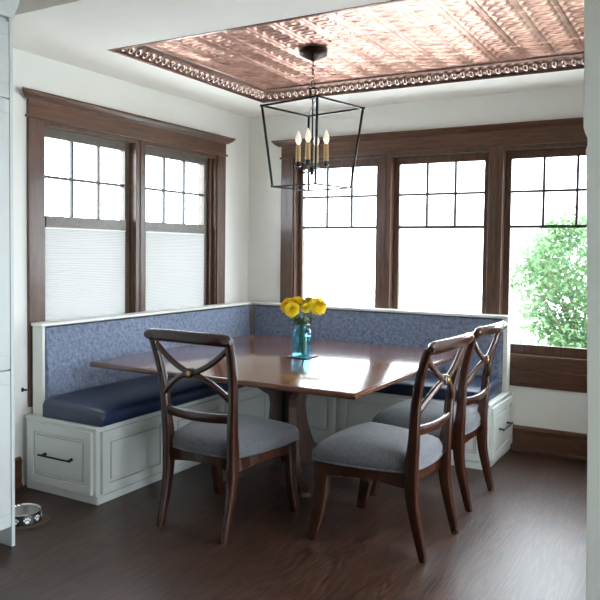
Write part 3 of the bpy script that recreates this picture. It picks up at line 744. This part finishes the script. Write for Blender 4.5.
def fl(u, w, z, R_, base, tl, label):   # u: sideways as seen from the kitchen, w: away from it
    x = u*cx_-w*sx_; y = u*sx_+w*cx_; tx = tl[0]*cx_-tl[1]*sx_; ty = tl[0]*sx_+tl[1]*cx_
    flower(x, y, z, R_, base, (tx, ty, tl[2]), label)
fl(-.100, .02, 1.090, .052, (.03, .01), (-.9, .1, .7), 'leftmost yellow chrysanthemum in the blue jar')
fl(-.068, -.045, 1.068, .050, (.02, -.02), (-.3, -.9, .7), 'front left yellow chrysanthemum, lowest in the bunch')
fl(-.035, .040, 1.108, .050, (.0, .03), (-.1, .3, 1), 'yellow chrysanthemum at the top of the bunch, left of centre')
fl(.020, -.030, 1.078, .033, (-.02, -.02), (.1, -.8, .8), 'smallest yellow chrysanthemum in the middle of the bunch')
fl(.040, .055, 1.112, .040, (-.01, .03), (.2, .5, 1), 'yellow chrysanthemum half hidden at the back of the bunch')
fl(.098, .0, 1.090, .064, (-.03, .01), (.5, -.5, .8), 'largest yellow chrysanthemum, at the right of the bunch')

# ------------------------------------------------------------------ tall cabinet at the left
CABW = plain('cabinet_paint', srgb(200, 204, 203), .4, noise=.02)
r = thing('tall_cabinet', 'tall white panelled kitchen cabinet at the left edge, reaching the ceiling', 'cabinet', (0, -3.03, 0))
CY = -.95
m = MB(); m.box(.002, .672, CY, -.02, .09, 2.56); m.box(.002, .60, CY, -.02, 0, .09); m.box(.002, .694, -.02, 0, 0, 2.56)
m.build('carcass', CABW, r, .002)
def cab_door(z0, z1, y0, y1, nm):
    d = MB(); fr = .065
    d.box(.673, .694, y0, y1, z0, z0+fr); d.box(.673, .694, y0, y1, z1-fr, z1); d.box(.673, .694, y0, y0+fr, z0+fr, z1-fr); d.box(.673, .694, y1-fr, y1, z0+fr, z1-fr)
    d.box(.673, .684, y0+fr, y1-fr, z0+fr, z1-fr)
    o = d.build('door', CABW, r, .003); return o
cab_door(.10, .857, -.48, -.023, 'd'); cab_door(.863, 2.14, -.48, -.023, 'd'); cab_door(2.146, 2.50, -.48, -.023, 'd')
cab_door(.10, .857, CY, -.485, 'd'); cab_door(.863, 2.14, CY, -.485, 'd'); cab_door(2.146, 2.50, CY, -.485, 'd')
m = MB(); pf = [(.672, 2.52), (.702, 2.52), (.706, 2.54), (.725, 2.56), (.745, 2.60), (.752, 2.62), (.752, 2.64), (.672, 2.64)]
m.rings([[(x, CY, z) for x, z in pf], [(x, 0+(x-.672)*0, z) for x, z in pf]])
m.build('crown', CABW, r, smooth=40)

# ------------------------------------------------------------------ pet bowl and mat, wall hook
BXY = (.46, -2.80)
o = MB().lathe([(.135, .0005), (.137, .003), (.134, .006), (.02, .0062)], (BXY[0], BXY[1], 0), 40).build('round_mat', plain('brown_mat', srgb(84, 66, 54), .7), smooth=40)
tag(o, 'round brown mat on the floor under the pet bowl', 'mat')
r = thing('pet_bowl', 'black pet bowl with white paw prints and steel inside, beside the tall cabinet', 'pet bowl', (BXY[0], BXY[1], .0065))
MB().lathe([(.098, 0), (.100, .004), (.093, .044), (.091, .048), (.084, .044), (.080, .004)], (0, 0, 0), 40).build('outer_shell', plain('black_enamel', srgb(20, 20, 22), .3), r)
MB().lathe([(.094, .049), (.096, .052), (.092, .055), (.084, .051), (.076, .026), (.066, .016), (.02, .014)], (0, 0, 0), 40).build('steel_liner', STEEL, r)
PAW = plain('white_paw_print', srgb(225, 228, 230), .5)
m = MB()
for k in range(7):
    a0_ = -1.05+(k-3)*.62
    def pt(da, z, rr=.0015): a_ = a0_+da; R_ = lerp(.100, .0925, z/.044)+rr; return (R_*math.cos(a_), R_*math.sin(a_), z)
    def pad(da, z, w_, h_):
        R = [[tuple(pt(da+q*w_*math.cos(t)/.097, z+q*h_*math.sin(t), 0.0012+ .0006*(1-q))) for t in [2*PI*j/10 for j in range(10)]] for q in (1, .5, .05)]
        m.rings(R, caps=False)
    m = MB(); pad(0, .016, .011, .008)
    for da, z_ in ((-.15, .026), (-.055, .032), (.055, .032), (.15, .026)): pad(da, z_, .0042, .0055)
    m.build('paw_print', PAW, r, smooth=0)
o = MB(); o.box(.0005, .006, -2.43, -2.415, .575, .60); o.tube([(.006, -2.4225, .588), (.022, -2.4225, .588), (.034, -2.415, .590)], .006, 10)
h = o.build('wall_hook', PEWTER, None, .001); tag(h, 'small dark metal hook on the left wall beside the window casing', 'hook')

# ------------------------------------------------------------------ outdoors
GROUND = plain('pale_paving', srgb(238, 238, 234), .9, noise=.1, nscale=.6)
m = MB(); m.box(-30, 34, .16, 40, -.45, -.35); m.box(-30, -.16, -25, .16, -.45, -.35); m.box(5.5, 34, -25, .16, -.45, -.35)
o = m.build('ground', GROUND, smooth=0); struct(o)
SIDING = plain('white_siding', srgb(226, 226, 226), .8)
r = thing('neighbour_house', 'pale house with a low roof seen faintly across the street through the windows', 'house', (-4, 22, -.35))
m = MB(); m.box(-9, 9, 0, 8, 0, 3.4); m.build('wall', SIDING, r, smooth=0)
m = MB(); m.prism([(-.5, 3.4), (8.5, 3.4), (4, 5.4)], lambda p: (-9.4, p[0], p[1]), lambda p: (9.4, p[0], p[1])); m.build('roof', plain('pale_roof', srgb(222, 208, 206), .9), r, smooth=0)
for x in (-6.5, -3.4, -1.9, .3, 1.7, 3.1, 6.2):
    w = MB().box(x-.5, x+.5, -.06, -.001, 1.1, 2.4).build('window', plain('pale_window', srgb(190, 196, 210), .4), r, smooth=0)
def bush(loc, R_, Ht, n, label, seed):
    rng = random.Random(seed); b = thing('leafy_shrub', label, 'shrub', loc)
    br = MB(); tips = []
    for k in range(26):
        a = rng.uniform(0, 2*PI); l = rng.uniform(.3, .95); p0 = Vector((rng.uniform(-.1, .1), rng.uniform(-.1, .1), 0))
        tip = Vector((R_*l*math.cos(a), R_*l*math.sin(a), Ht*rng.uniform(.45, .97)*(1-.25*l*l)))
        mid = (p0+tip)*.5+Vector((-.1*math.cos(a), -.1*math.sin(a), .15)); pts = arc([p0, mid, tip], 5)
        br.tube([tuple(p) for p in pts], [lerp(.018, .005, i/(len(pts)-1)) for i in range(len(pts))], 5); tips += [(pts[i], .12+.25*i/len(pts)) for i in range(3, len(pts))]
    br.build('branches', plain('shrub_bark', srgb(96, 78, 60), .8), b)
    cl = []
    for k in range(120):
        a = rng.uniform(0, 2*PI); zz = rng.uniform(.08, 1); rr = R_*math.sqrt(max(.05, 1-(2*abs(zz-.5))**2.6))*rng.uniform(.55, 1)
        cl.append((Vector((rr*math.cos(a), rr*math.sin(a), Ht*zz)), rng.uniform(.13, .30)))
    m = MB()
    for k in range(n):
        c, s = rng.choice(cl) if rng.random() < .8 else rng.choice(tips)
        v = Vector((rng.gauss(0, 1), rng.gauss(0, 1), rng.gauss(0, .8))); v = v.normalized()*s*rng.random()**.4
        p = c+v
        if p.z < .05: continue
        d = Vector((rng.gauss(0, 1), rng.gauss(0, 1), rng.gauss(-.2, .5))).normalized(); up_ = Vector((rng.gauss(0, .4), rng.gauss(0, .4), 1)); s_ = d.cross(up_).normalized()
        L_ = rng.uniform(.07, .12); w_ = L_*.22; i0 = len(m.v); nn = s_.cross(d)
        m.v += [tuple(p), tuple(p+d*L_*.4-s_*w_+nn*.006), tuple(p+d*L_*.45-nn*.004), tuple(p+d*L_*.4+s_*w_+nn*.006), tuple(p+d*L_-nn*.015)]
        m.f += [(i0, i0+1, i0+2), (i0, i0+2, i0+3), (i0+1, i0+4, i0+2), (i0+2, i0+4, i0+3)]
    m.build('foliage', LEAFG, b, smooth=0)
    return b
LEAFG = translucent('shrub_leaf', (.115, .20, .115, 1), (.20, .31, .13, 1), .5)
bush((2.42, 2.6, -.35), .72, 2.15, 9000, 'bright green leafy shrub outside the rightmost back window', 3)
